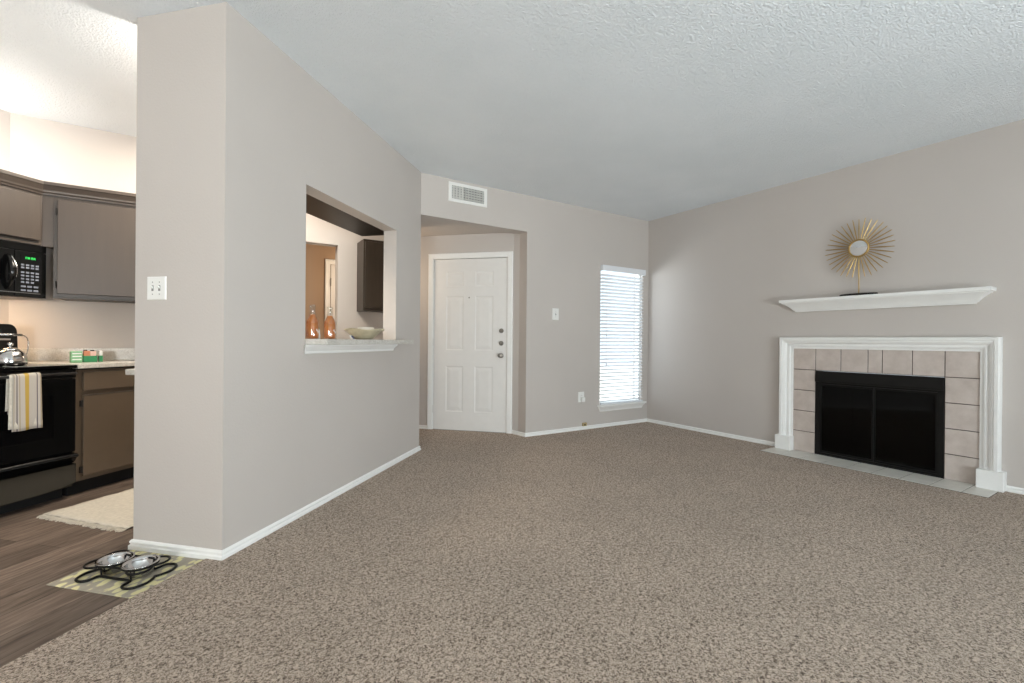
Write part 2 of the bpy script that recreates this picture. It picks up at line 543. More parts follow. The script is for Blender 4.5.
# ------------------------------------------------------------------ front door
d = thing('door_1', 'white six-panel front door in white casing', 'door', DL, RM45)
d['kind'] = 'structure'
DW, DZ0, DZ1 = .900, .010, 2.030
def paneled(mb, w, z0, z1, y0, th, panels):
    mb.wallgrid(0, w, z0, z1, th, panels)
    rem = []
    for (a, b, c, e) in panels:
        steps = [(0, 0), (.009, .0045), (.018, .005), (.045, .002), (.056, .0012)]
        loops = [[(a + i, dd, c + i), (b - i, dd, c + i), (b - i, dd, e - i), (a + i, dd, e - i)] for i, dd in steps]
        L = [mb.loop(l) for l in loops]
        for p, q in zip(L, L[1:]):
            for i in range(4):
                j = (i + 1) % 4
                mb.face((p[i], p[j], q[j], q[i]))
        mb.face(L[-1])
        L2 = mb.loop([(a, th, c), (b, th, c), (b, th, e), (a, th, e)])
        mb.face(L2[::-1])
    return mb
PAN = [(u0, u1, z0, z1) for u0, u1 in ((.155, .370), (.512, .732)) for z0, z1 in ((.228, .766), (.956, 1.592), (1.706, 1.880))]
mb = MB()
paneled(mb, DW, DZ0, DZ1, 0, .04, PAN)
mb.xform(Matrix.Translation((0, .012, 0)))
slab = ob('door_slab', mb, M['door'], d)
for k, z in enumerate((1.187, 1.042, .900)):
    mb = MB()
    if k < 2:
        mb.lathe([(.027, .012), (.027, .004), (.024, -.004), (.017, -.009), (.0165, -.014), (.014, -.016)], (.832, 0, z), 24, 'y')
    else:
        mb.lathe([(.029, .012), (.029, .006), (.024, .000), (.011, -.004), (.011, -.028), (.020, -.034), (.027, -.046), (.027, -.056), (.020, -.066), (.008, -.069)], (.832, 0, z), 24, 'y')
    o = ob('deadbolt' if k < 2 else 'door_knob', mb, M['nickel'], slab, smooth=True)
    o['label'] = ('round satin metal deadbolt, the upper one', 'round satin metal deadbolt above the knob', 'round satin metal door knob')[k]
ob('peephole', MB().lathe([(.009, .013), (.009, .008), (.006, .007)], (.440, 0, 1.575), 16, 'y'), M['nickel'], slab)
for z in (.25, 1.05, 1.85):
    mb = MB().lathe([(.006, -.045), (.006, .045)], (-.004, .004, z), 10, 'z')
    ob('hinge', mb, M['door'], d)
# jamb + casing
mb = MB()
mb.box(-.02, -.003, .0, .14, 0, 2.05).box(.903, .92, .0, .14, 0, 2.05).box(-.02, .92, .0, .14, 2.036, 2.053)
ob('jamb', mb, M['white'], d)
CAS = [(0, 0), (0, .010), (.006, .012), (.030, .013), (.040, .017), (.052, .018), (.058, .014), (.058, 0)]
def frame_u(mb, x0, x1, z0, z1, prof):
    # U-shaped moulding around an opening; prof: (outward offset, depth)
    path = [lambda o: (x0 - o, z0), lambda o: (x0 - o, z1 + o), lambda o: (x1 + o, z1 + o), lambda o: (x1 + o, z0)]
    return mb.loft([[(p(o)[0], -dp, p(o)[1]) for o, dp in prof] for p in path])
ob('casing', frame_u(MB(), -.008, .908, 0, 2.041, CAS), M['white'], d, smooth=True)
ob('threshold', MB().box(-.003, .903, .0, .1, 0, .012), M['grey'], d, bevel=.002)
ob('weatherstrip', MB().box(-.003, .903, .053, .06, .012, 2.036), M['dark'], d)

# hall door seen through the pass-through
d2 = thing('door_2', 'white hall door in white casing seen through the pass-through', 'door', (1.125, 5.8, 0), 0)
d2['kind'] = 'structure'
ob('door_slab', paneled(MB(), .31, .01, 1.955, 0, .02, [(.06, .25, .2, .8), (.06, .25, .95, 1.82)]).xform(Matrix.Translation((0, -.021, 0))), M['door'], d2)
ob('casing', frame_u(MB(), -.006, .316, 0, 1.961, CAS).xform(Matrix.Translation((0, -.004, 0))), M['white'], d2)
for z in (.3, 1.75):
    ob('hinge', MB().lathe([(.006, -.045), (.006, .045)], (-.002, -.026, z), 10, 'z'), M['nickel'], d2)

# patio door and dining window behind the camera (they let the daylight in)
d3 = thing('door_3', 'white sliding patio door in the back wall', 'door', (.7, YBACK - .12, 0), 0)
d3['kind'] = 'structure'
mb = MB().box(0, .05, .02, .1, 0, 2.1).box(2.35, 2.4, .02, .1, 0, 2.1).box(.05, 2.35, .02, .1, 2.05, 2.1).box(.05, 2.35, .02, .1, 0, .05).box(1.17, 1.23, .02, .1, .05, 2.05)
ob('frame', mb, M['white'], d3, bevel=.003)
ob('pane', MB().box(.05, 2.35, .055, .061, .05, 2.05), M['pane'], d3)
w2 = thing('window_2', 'dining window in the back wall', 'window', (-3.0, YBACK - .12, .8), 0)
w2['kind'] = 'structure'
mb = MB().box(0, .05, .02, .1, 0, 1.3).box(1.55, 1.6, .02, .1, 0, 1.3).box(.05, 1.55, .02, .1, 1.25, 1.3).box(.05, 1.55, .02, .1, 0, .05).box(.05, 1.55, .03, .09, .62, .67)
ob('frame', mb, M['white'], w2, bevel=.003)
ob('pane', MB().box(.05, 1.55, .055, .061, .05, 1.25), M['pane'], w2)

# ------------------------------------------------------------------ narrow window and blind
w1 = thing('window_1', 'narrow window behind the white blind', 'window', (3.99, YB, .285), 0)
w1['kind'] = 'structure'
WW, WH = .745, 1.725
mb = MB().box(0, .022, .035, .095, 0, WH).box(WW - .022, WW, .035, .095, 0, WH).box(.022, WW - .022, .035, .095, WH - .022, WH).box(.022, WW - .022, .035, .095, 0, .022)
ob('window_frame', mb, M['white'], w1, bevel=.002)
ob('window_pane', MB().box(.022, WW - .022, .062, .067, .022, WH - .022), M['pane'], w1)
mb = MB()
mb.box(.0, WW, -.01, .034, -.012, .003)
mb.loft([[(-x, 0.0, z), (-x, -p, z), (WW + x, -p, z), (WW + x, 0.0, z)] for z, p, x in
         ((-.082, .010, .0), (-.074, .013, .003), (-.060, .016, .006), (-.030, .036, .024), (-.016, .044, .032), (-.014, .052, .042), (.003, .052, .042))])
ob('window_sill', mb, M['white'], w1, bevel=.0015)

bl = thing('window_blind', 'white horizontal slat blind in the narrow window', 'blind', (3.99, YB, .285), 0)
mb = MB()
mb.box(-.006, WW + .008, -.050, -.040, WH - .062, WH + .008)
mb.box(-.006, .004, -.050, -.001, WH - .062, WH + .008).box(WW - .002, WW + .008, -.050, -.001, WH - .062, WH + .008)
ob('valance', mb, M['blind'], bl, bevel=.003)
ob('headrail', MB().box(.008, WW - .008, -.036, .014, WH - .05, WH - .003), M['blind'], bl, bevel=.002)
NS, PITCHZ, TILT = 37, .0436, math.radians(-22)
mb = MB()
for k in range(NS):
    z = .045 + k * PITCHZ
    s0 = mb.n()
    prof = []
    for i in range(7):
        y = (i / 6 - .5) * .05
        prof.append((y, .0022 * (1 - (y / .025) ** 2) + .0013))
    prof += [(y, z_ - .0026) for y, z_ in prof[::-1]]
    mb.profile(prof, .002, WW - .001)
    mb.xform(Matrix.Translation((0, -.004, z)) @ Matrix.Rotation(TILT, 4, 'X'), s0)
ob('slat', mb, M['blind'], bl)
ob('bottom_rail', MB().box(.002, WW - .001, -.030, .020, .0035, .022), M['blind'], bl, bevel=.003)
mb = MB()
for x in (.12, WW - .12):
    for y in (-.030, .022):
        mb.tube([(x, y, .03), (x, y, WH - .04)], .0011, 5)
ob('ladder_cord', mb, M['blind'], bl)
for x, z in ((.075, .85), (.075, .49), (WW - .05, .71)):
    mb = MB().tube([(x, -.036, z + .03), (x, -.036, WH - .05)], .0012, 5)
    c_ = ob('pull_cord', mb, M['blind'], bl)
    ob('tassel', MB().lathe([(.003, .036), (.006, .030), (.009, .004), (.008, 0)], (x, -.036, z), 12), M['blind'], c_, smooth=True)

# ------------------------------------------------------------------ vent, switches, outlet
v = thing('air_vent', 'white metal air vent grille above the entry alcove', 'vent', (2.150, YB, 2.562), 0)
VW, VH, IW, IH = .220, .097, .183, .064
fr = [(IW, IH), (VW, VH)]
mb = MB()
loops = [[(-a, y, -b), (a, y, -b), (a, y, b), (-a, y, b)] for a, b, y in ((VW, VH, 0), (VW, VH, -.004), (VW - .006, VH - .006, -.008), (IW + .006, IH + .006, -.009), (IW, IH, -.004), (IW, IH, -.0005))]
mb.loft(loops, caps=False)
ob('frame', mb, M['plate'], v)
ob('duct', MB().box(-IW, IW, -.0012, -.0004, -IH, IH), M['dark'], v)
mb = MB()
for k in range(11):
    x = -IW + .018 + k * (2 * IW - .036) / 10
    s0 = mb.n()
    mb.box(-.0095, .0095, -.0006, .0006, -IH, IH)
    mb.xform(Matrix.Translation((x, -.0065, 0)) @ Matrix.Rotation(math.radians(-30 if k < 4 else 26), 4, 'Z'), s0)
ob('vertical_louver', mb, M['vent'], v)
mb = MB()
for k in range(5):
    z = -IH + .014 + k * (2 * IH - .028) / 4
    mb.box(-IW, IW, -.0028, -.0016, z - .009, z + .009)
ob('horizontal_louver', mb, M['vent'], v)

def plate(mb, w, h, th=.006):
    return mb.loft([[(-a, y, -b), (a, y, -b), (a, y, b), (-a, y, b)] for a, b, y in ((w, h, 0), (w, h, -th * .5), (w - .004, h - .004, -th))])
def toggle(par, x):
    mb = MB().box(x - .006, x + .006, -.0075, -.0055, -.014, .014)
    o = ob('toggle_slot', mb, M['grey'], par)
    mb = MB().loft([[(x - .004, -.006, -.004), (x + .004, -.006, -.004), (x + .004, -.006, .008), (x - .004, -.006, .008)],
                    [(x - .0035, -.017, .006), (x + .0035, -.017, .006), (x + .0035, -.017, .013), (x - .0035, -.017, .013)]])
    ob('toggle', mb, M['plate'], par, bevel=.001)
    for z in (-.03, .03):
        ob('screw', MB().lathe([(.0032, -.0055), (.0030, -.0072)], (x, 0, z), 10, 'y'), M['grey'], par)
s1 = thing('light_switch', 'white double toggle switch plate on the narrow wall end', 'light switch', R(0, .398, 1.317), RM45)
ob('switch_plate', plate(MB(), .058, .058), M['plate'], s1)
toggle(s1, -.021); toggle(s1, .021)
s2 = thing('light_switch', 'white single switch plate between front door and window', 'light switch', (3.289, YB, 1.384), 0)
ob('switch_plate', plate(MB(), .046, .067), M['plate'], s2)
toggle(s2, 0)
o1 = thing('wall_outlet', 'white wall outlet plate low between front door and window', 'outlet', (3.688, YB, .403), 0)
ob('outlet_plate', plate(MB(), .046, .062), M['plate'], o1)
for z in (.02, -.02):
    s_ = ob('socket', MB().lathe([(.0165, -.0055), (.0165, -.0085), (.014, -.0095)], (0, 0, z), 20, 'y', sy=.85), M['plate'], o1)
    if z > 0:
        ob('socket_slot', MB().box(-.008, -.005, -.0102, -.009, z - .005, z + .005).box(.005, .008, -.0102, -.009, z - .004, z + .004), M['dark'], s_)
pl = thing('plug_adapter', 'white plug-in adapter in the lower socket of the outlet', 'plug', (3.700, YB - .0095, .373), 0)
mb = MB()
mb.loft([[(-a, y, -b), (a, y, -b), (a, y, b), (-a, y, b)] for a, b, y in ((.024, .026, 0), (.026, .028, -.006), (.026, .028, -.022), (.020, .022, -.030))])
ob('body', mb, M['plate'], pl, bevel=.004)
ob('prong_seam', MB().box(-.0262, .0262, -.013, -.0115, -.0282, .0282), M['grey'], pl)
pj = thing('phone_jack', 'small beige jack box sitting on the baseboard below the outlet', 'jack', (3.739, YB, .050), 0)
mb = MB().loft([[(-a, 0, z), (a, 0, z), (a, -p, z), (-a, -p, z)] for a, p, z in ((.030, .016, 0), (.032, .018, .004), (.032, .018, .036), (.028, .013, .042))])
ob('housing', mb, M['brassy'], pj, bevel=.002)
ob('jack_port', MB().box(-.010, .010, -.0190, -.0175, .008, .024), M['dark'], pj)

# ------------------------------------------------------------------ pass-through ledge
g = ob('bar_ledge', MB().prism([(.5985, -.15), (1.822, -.15), (1.822, -.004), (1.7855, -.004), (1.7855, .12), (.5985, .12)], 1.0365, 1.071), M['granite'], loc=R(0, 0), rz=R45, bevel=.004)
tag(g, 'speckled pale stone bar ledge in the pass-through opening', 'countertop')
APR = [(0, .979), (-.016, .979), (-.020, .985), (-.020, .996), (-.026, 1.003), (-.040, 1.021), (-.044, 1.026), (-.044, 1.0360), (0, 1.0360)]
mb = MB().loft([[(x0 + sg * (.044 - abs(y)) * 1., y, z) for y, z in APR] for x0, sg in ((.545, 1), (1.736, -1))])
struct(ob('trim_1', mb, M['white'], loc=R(0, 0), rz=R45), 'white apron moulding under the bar ledge', 'moulding')

BOT = [(0.001, .003), (.032, .0), (.038, .004), (.039, .02), (.039, .100), (.0365, .113), (.028, .130), (.0205, .146), (.0170, .162), (.0160, .200), (.0180, .202), (.0180, .213), (.0145, .218)]
def bottle(a, n, label, hue=0):
    b = thing('soda_bottle', label, 'bottle', R(a, n, 1.0715), R45 + hue, 'orange soda bottles on the bar ledge')
    ob('glass', MB().lathe(BOT, seg=28, caps=False), M['bottleglass'], b, smooth='all')
    lq = [(max(.0005, r - .0022), z + .002) for r, z in BOT if z <= .147] + [(.0165, .156), (.0008, .1575)]
    ob('soda', MB().lathe(lq, seg=28), M['soda'], b, smooth='all')
    # white printed swirl on the front
    mb = MB()
    pts = []
    for i in range(17):
        u = i / 16
        phi = (.009 * math.sin(2 * PI * u)) / .039 - PI / 2 - .10
        pts.append((.0397 * math.cos(phi), .0397 * math.sin(phi), .038 + .026 * u))
    mb.tube(pts, [.0012 + .0022 * math.sin(PI * i / 16) for i in range(17)], 6)
    ob('printed_swirl', mb, M['packetwhite'], b)
    return b
bottle(.728, .045, 'orange soda bottle at the left jamb of the pass-through')
bottle(.905, .040, 'orange soda bottle nearer the bowl, right of the other bottle')
sh = thing('salt_shaker', 'small white shaker between the two orange soda bottles', 'shaker', R(.822, .075, 1.0715), R45)
ob('body', MB().lathe([(.016, 0), (.019, .003), (.017, .03), (.014, .055), (.012, .062)], seg=20), M['packetwhite'], sh, smooth=True)
ob('cap', MB().lathe([(.0125, .062), (.0125, .068), (.009, .077), (.003, .080)], seg=20), M['palegreen'], sh, smooth=True)

bw = thing('serving_bowl', 'wide sage green flared bowl on the bar ledge', 'bowl', R(1.275, .0, 1.0715), R45)
loops = []
prof_o = [(.055, 0), (.062, .002), (.070, .010), (.098, .036), (.125, .058), (.148, .074)]
prof_i = [(.146, .076), (.122, .061), (.094, .040), (.060, .014), (.002, .010)]
for k, (r, z) in enumerate(prof_o + prof_i):
    l = []
    for i in range(48):
        th = 2 * PI * i / 48
        w = max(0, (r - .09) / .058)
        rr = r * (1 + .035 * w * math.cos(4 * th)) 
        l.append((rr * math.cos(th), rr * math.sin(th), z + .006 * w * math.cos(4 * th + .4)))
    loops.append(l)
ob('bowl_body', MB().loft(loops), M['bowlglaze'], bw, smooth='all')
dsh = tag(ob('candy_dish', MB().lathe([(.030, .026), (.036, .028), (.062, .083), (.060, .085), (.034, .032), (.002, .031)], seg=32), M['packetwhite'], loc=R(1.335, .02, 1.078), rz=R45, smooth=True),
    'small pale dish nested inside the sage green bowl', 'dish')
pk = thing('sugar_packet', 'blue and white paper packet leaning under the green bowl', 'packet', R(1.075, -.035, 1.0715), R45 + .25)
mb = MB().loft([[(-.030, 0, 0), (.030, 0, 0), (.030, .010, 0), (-.030, .010, 0)], [(-.026, .018, .028), (.026, .018, .028), (.026, .024, .028), (-.026, .024, .028)]])
ob('wrapper', mb, M['packetwhite'], pk, bevel=.001)
mb = MB().loft([[(-.006, -.0008, .002), (.028, -.0008, .002), (.028, .0004, .002), (-.006, .0004, .002)], [(-.014, .0140, .024), (.024, .0140, .024), (.024, .0156, .024), (-.014, .0156, .024)]])
ob('blue_print', mb, M['packetblue'], pk)

# ------------------------------------------------------------------ fireplace
fp = thing('fireplace', 'fireplace with tan tile facing in a white moulded surround', 'fireplace', (XR, 1.705, 0), RM90)
XB = [-.672, -.467, -.2545, -.045, .0594, .264, .467, .672]
ZB = [.012, .212, .412, .613, .815, 1.022]
mb = MB()
g_ = .0028
def tl(x0, x1, z0, z1):
    mb.loft([[(x0 + g_ + i, y, z0 + g_ + i), (x1 - g_ - i, y, z0 + g_ + i), (x1 - g_ - i, y, z1 - g_ - i), (x0 + g_ + i, y, z1 - g_ - i)] for i, y in ((0, -.001), (0, -.011), (.003, -.014))])
for k in range(7):
    tl(XB[k], XB[k + 1], ZB[4], ZB[5])
for k in range(4):
    tl(XB[0], XB[1], ZB[k], ZB[k + 1]); tl(XB[6], XB[7], ZB[k], ZB[k + 1])
ob('tile_facing', mb, M['tile'], fp)
mb = MB().box(-.69, -.467, -.008, -.0002, .0, 1.03).box(.467, .69, -.008, -.0002, 0, 1.03).box(-.467, .467, -.008, -.0002, .815, 1.03)
ob('grout', mb, M['grout'], fp)
SUR = [(0, 0), (0, .026), (.020, .028), (.024, .040), (.036, .044), (.044, .038), (.050, .038), (.056, .056), (.072, .066), (.080, .064), (.084, .074), (.104, .076), (.110, .068), (.112, 0)]
mb = frame_u(MB(), -.667, .670, .145, 1.019, SUR)
ob('mantel_surround', mb, M['white'], fp, smooth=True)
for x0, x1 in ((-.806, -.660), (.664, .810)):
    ob('plinth', MB().box(x0, x1, -.088, 0, .010, .150), M['white'], fp, bevel=.004)
# firebox lining set into the wall
mb = MB()
out = [(-.466, .002), (.466, .002), (.466, .811), (-.466, .811)]
inn = [(-.32, .002), (.32, .002), (.32, .70), (-.32, .70)]
L1 = mb.loop([(x, .0, z) for x, z in out]); L2 = mb.loop([(x, .42, z) for x, z in inn]); L3 = mb.loop([(x, .44, z) for x, z in inn]); L4 = mb.loop([(x * 1.02, .0, z * 1.0) for x, z in out])
for i in range(4):
    mb.face((L1[i], L1[(i + 1) % 4], L2[(i + 1) % 4], L2[i]))
mb.face(L2)
ob('firebox', mb, M['soot'], fp)
mb = MB().box(-.466, -.425, -.016, .02, .010, .81).box(.425, .466, -.016, .02, .010, .81).box(-.425, .425, -.016, .02, .010, .038).box(-.425, .425, -.012, .02, .688, .715)
ob('insert_frame', mb, M['black_metal'], fp, bevel=.002)
hd = [(.0, .811), (-.012, .811), (-.018, .805), (-.026, .722), (-.026, .708), (-.020, .706), (-.012, .712), (0, .712)]
ob('hood', MB().profile(hd, -.466, .466), M['black_metal'], fp, bevel=.0015)
for sg in (-1, 1):
    x0, x1 = (-.424, -.0015) if sg < 0 else (.0015, .424)
    mb = MB().box(x0, x0 + .012, -.008, .008, .040, .687).box(x1 - .012, x1, -.008, .008, .040, .687).box(x0 + .012, x1 - .012, -.008, .008, .040, .058).box(x0 + .012, x1 - .012, -.008, .008, .670, .687)
    dr = ob('glass_door', mb, M['black_metal'], fp, bevel=.0015)
    ob('glass_pane', MB().box(x0 + .012, x1 - .012, -.003, .001, .058, .670), M['smoked'], dr)
    hx = x1 - .006 if sg < 0 else x0 + .006
    ob('door_pull', MB().lathe([(.002, -.006), (.002, -.012), (.005, -.014), (.005, -.018), (.002, -.020)], (hx, 0, .36), 14, 'y'), M['black_metal'], dr, smooth=True)
mb = MB()
for x in (-.22, -.11, 0, .11, .22):
    mb.tube([(x, .05, .10), (x, .32, .10), (x, .33, .16)], .008, 6)
for y in (.08, .28):
    mb.tube([(-.25, y, .09), (.25, y, .09)], .008, 6)
    for x in (-.22, .22):
        mb.tube([(x, y, .004), (x, y, .09)], .008, 6)
gr = tag(ob('fire_grate', mb, M['black_metal'], loc=(XR, 1.705, 0), rz=RM90), 'black iron grate inside the dark firebox', 'grate')
# hearth tiles set in the carpet
YH = [2.524, 2.344, 2.160, 1.980, 1.795, 1.610, 1.425, 1.240, 1.060, .920]
mb = MB()
for y1, y0 in zip(YH, YH[1:]):
    x0, x1 = 1.705 - y1, 1.705 - y0
    mb.loft([[(x0 + .002 + i, -.335 + i, z), (x1 - .002 - i, -.335 + i, z), (x1 - .002 - i, -.004, z), (x0 + .002 + i, -.004, z)] for i, z in ((0, .004), (0, .0125), (.002, .014))])
ob('hearth', mb, M['hearth'], fp)
ob('hearth_grout', MB().box(-.820, .786, -.337, -.002, .002, .0115), M['grout'], fp)

ms = thing('mantel_shelf', 'white crown-moulded mantel shelf above the fireplace', 'shelf', (XR, 1.7075, 1.380), RM90)
MS = [(0, .030), (.006, .035), (.012, .037), (.015, .046), (.022, .050), (.038, .064), (.054, .081), (.069, .100), (.076, .109), (.079, .119), (.087, .121), (.090, .136), (.113, .138), (.116, .135)]
ob('moulded_shelf', MB().loft([[(-.6475 - (p - .035), 0, z), (-.6475 - (p - .035), -p, z), (.6475 + p - .035, -p, z), (.6475 + p - .035, 0, z)] for z, p in MS]), M['white'], ms)

mi = thing('sunburst_mirror', 'round gold sunburst mirror on a stand on the mantel', 'mirror', (XR - .078, 1.803, 1.496), RM90)
ob('base', MB().lathe([(.140, 0), (.144, .003), (.144, .015), (.140, .018)], seg=40, sy=.42), M['black_gloss'], mi)
CZ = .420
ob('stem', MB().tube([(0, .012, .016), (0, .012, CZ - .05)], .0042, 10), M['gold'], mi)
NR = 34
for k in range(NR):
    th = 2 * PI * (k + .5) / NR
    c_, s_ = math.cos(th), math.sin(th)
    rl = .266 + random.uniform(-.006, .006)
    mb = MB().tube([(c_ * r, .004, CZ + s_ * r) for r in (.068, .10, .17, rl - .01, rl)], [.0034, .0040, .0052, .0034, .0010], 6)
    o = ob('ray', mb, M['gold'], mi)
mb = MB().tube([(.074 * math.cos(2 * PI * i / 40), 0, CZ + .074 * math.sin(2 * PI * i / 40)) for i in range(40)], .0085, 10, True)
ob('rim', mb, M['gold'], mi, smooth='all')
ob('mirror_glass', MB().lathe([(.070, .006), (.070, -.002), (.064, -.0035), (.002, -.0042)], (0, 0, CZ), 40, 'y'), M['mirror'], mi)

# ------------------------------------------------------------------ kitchen: stove
st = thing('stove', 'black freestanding electric stove in the kitchen', 'stove', R(.125, 1.66, 0), R45)
HW = .380
ob('body', MB().box(-HW, HW, .030, .580, .075, .862), M['black_gloss'], st, bevel=.003)
ob('kick', MB().box(-HW + .01, HW - .01, .10, .57, 0, .075), M['dark'], st)
ct = ob('cooktop', MB().box(-HW - .004, HW + .004, -.004, .582, .8625, .885), M['blackglass'], st, bevel=.006)
for x, y, r in ((-.19, .14, .075), (.19, .14, .095), (-.19, .34, .095), (.19, .34, .075)):
    ob('burner', MB().tube([(x + r * math.cos(2 * PI * i / 36), y, 0) if False else (x + r * math.cos(2 * PI * i / 36), y + r * math.sin(2 * PI * i / 36), .8855) for i in range(36)], .0014, 5, True), M['grey'], ct)
bgp = []
for cx_, cz_, a0 in ((.335, 1.10, 0), (-.335, 1.10, 90)):
    for i in range(7):
        th = math.radians(a0 + 15 * i)
        bgp.append((cx_ + .045 * math.cos(th), cz_ + .055 * math.sin(th)))
bgp += [(-.388, .885), (.388, .885)]
bk = ob('backguard', MB().prism_xz(bgp, .530, .582), M['black_gloss'], st, bevel=.004)
ob('chrome_strip', MB().box(-.34, .34, .524, .530, 1.045, 1.058), M['chrome'], bk, bevel=.001)
for x in (-.27, -.18, .18, .27):
    ob('control_knob', MB().lathe([(.022, .530), (.022, .524), (.018, .512), (.016, .508)], (x, 0, 1.10), 20, 'y'), M['black_plastic'], bk, smooth=True)
ob('control_panel', MB().loft([[(-HW, 0.002, z0), (HW, 0.002, z0), (HW, .03, z0), (-HW, .03, z0)] for z0 in (.800, .860)]), M['black_gloss'], st, bevel=.003)
od = ob('oven_door', MB().box(-HW, HW, 0, .029, .312, .795), M['black_gloss'], st, bevel=.006)
ob('oven_window', MB().box(-.26, .26, -.002, .001, .42, .70), M['blackglass'], od, bevel=.001)
mb = MB().tube([(-.355, 0, .832), (-.355, -.030, .832), (-.345, -.040, .832), (.345, -.040, .832), (.355, -.030, .832), (.355, 0, .832)], .0095, 10)
ob('oven_handle', mb, M['black_plastic'], od, smooth='all')
dwp = [(-HW, .105), (-.30, .088), (-.18, .080), (0, .077), (.18, .080), (.30, .088), (HW, .105), (HW, .232), (-HW, .232)]
dw = ob('storage_drawer', MB().prism_xz(dwp, -.006, .029), M['drawer_gloss'], st, bevel=.004)
lp = [(.0, .300), (-.012, .300), (-.022, .292), (-.026, .282), (-.020, .276), (-.006, .268), (.004, .250), (.02, .236), (.029, .236), (.029, .300)]
ob('drawer_grip', MB().profile(lp, -HW, HW), M['black_gloss'], dw, smooth=True)

# dish towel folded over the oven handle
tw = thing('dish_towel', 'white dish towel with yellow and grey stripes on the oven handle', 'towel', R(.208, 1.62, .832), R45)
TWX = .068
def drape(x0, x1, zf, zb, yoff, ph):
    mb = MB()
    pr = []
    for i in range(15):
        pr.append((-.0145 - yoff, zf + (0 - zf) * i / 14))
    for i in range(1, 9):
        th = PI - PI * i / 8
        pr.append((math.cos(th) * (.0145 + yoff), math.sin(th) * (.0145 + yoff)))
    for i in range(1, 11):
        pr.append((.0145 + yoff, zb * i / 10))
    nx = 14
    grid = []
    for y, z in pr:
        row = []
        for k in range(nx + 1):
            x = x0 + (x1 - x0) * k / nx
            w = min(1, max(0, -z / .3)) * .006
            row.append((x * (1 + .05 * min(1, max(0, -z / .4))), y + w * math.sin(x * 70 + ph) - (w * .8 if y < 0 else -w * .2), z + .002 * math.sin(x * 40)))
        grid.append(row)
    V = [mb.loop(r) for r in grid]
    for p, q in zip(V, V[1:]):
        for k in range(nx):
            mb.face((p[k], p[k + 1], q[k + 1], q[k]))
    return mb
o = ob('cloth', drape(-TWX, TWX, -.320, -.22, 0, 0), M['towel'], tw, smooth='all')
md = o.modifiers.new('thick', 'SOLIDIFY'); md.thickness = .003; md.offset = 1
o = ob('inner_fold', drape(-TWX - .014, TWX - .02, -.306, -.20, -.0038, 1.), M['cream'], tw, smooth='all')
md = o.modifiers.new('thick', 'SOLIDIFY'); md.thickness = .002; md.offset = 1

# kettle
kt = thing('kettle', 'polished steel kettle with a wire handle on the stove', 'kettle', R(.315, 1.93, .8855), R45)
ob('body', MB().lathe([(.062, 0), (.077, .004), (.081, .02), (.079, .048), (.070, .078), (.050, .097), (.034, .102), (.002, .103)], seg=36), M['chrome'], kt, smooth='all')
ob('lid', MB().lathe([(.046, .098), (.044, .104), (.026, .112), (.006, .116), (.006, .122), (.013, .127), (.015, .136), (.011, .145), (.002, .148)], seg=24), M['chrome'], kt, smooth='all')
mb = MB().tube([(-.070, 0, .055), (-.105, 0, .085), (-.125, 0, .115), (-.130, 0, .122)], [.020, .015, .011, .010], 14)
ob('spout', mb, M['chrome'], kt, smooth='all')
hp = [(.074, .0, .050), (.086, .0, .072), (.092, .0, .105), (.094, .0, .150), (.086, .0, .178), (.070, .0, .192), (.045, .0, .196), (-.05, .0, .196), (-.072, .0, .188), (-.078, .0, .150), (-.070, 0, .07)]
ob('wire_handle', MB().tube(hp, .0028, 8), M['steel'], kt, smooth='all')
ob('grip', MB().tube([(-.050, 0, .196), (.060, 0, .195)], .008, 10), M['steel'], kt, smooth='all')

# ------------------------------------------------------------------ base cabinet, worktop
cb = thing('base_cabinet', 'taupe base cabinet with one door and drawer beside the stove', 'cabinet', R(.520, 1.70, 0), R45)
LIM = 3.045 - .520 - 1.70 - .004          # x + y limit of the corner
NB = NK - 1.70 - .006
ob('carcass', MB().prism([(0, 0), (LIM, 0), (LIM - NB, NB), (0, NB)], .095, .848), M['taupe_base'], cb)
ob('kick', MB().prism([(0, .055), (LIM - .055, .055), (LIM - NB, NB), (0, NB)], 0, .095), M['dark'], cb)
ob('drawer_front', MB().box(.045, .425, -.018, -.0005, .705, .832), M['taupe_base'], cb, bevel=.003)
cd_ = ob('cabinet_door', MB().box(.045, .425, -.018, -.0005, .125, .676), M['taupe_base'], cb, bevel=.003)
for z in (.17, .62):
    ob('hinge', MB().box(.031, .045, -.010, -.0005, z - .02, z + .02).lathe([(.004, -.022), (.004, .022)], (.042, -.013, z), 8), M['gap'], cd_)
ob('edge_strip', MB().box(.045, .425, -.0195, -.0175, .668, .676), M['taupe'], cd_)
wt = ob('worktop', MB().prism([(-.004, -.035), (LIM + .032, -.035), (LIM - NB - .002, NB), (-.004, NB)], .858, .889), M['granite'], loc=R(.520, 1.70, 0), rz=R45, bevel=.004)
tag(wt, 'speckled pale corner worktop right of the stove', 'countertop')
ob('filler', MB().prism([(0, 0.005), (LIM - .01, 0.005), (LIM - NB, NB - .005), (0, NB - .005)], .848, .858), M['gap'], cb)
xs = xk + .01
bs = ob('backsplash', MB().box(xs, -.34, YD - .016, YD - .0005, .8895, .985), M['granite'], bevel=.002)
tag(bs, 'low speckled stone backsplash behind the kitchen worktop', 'backsplash')

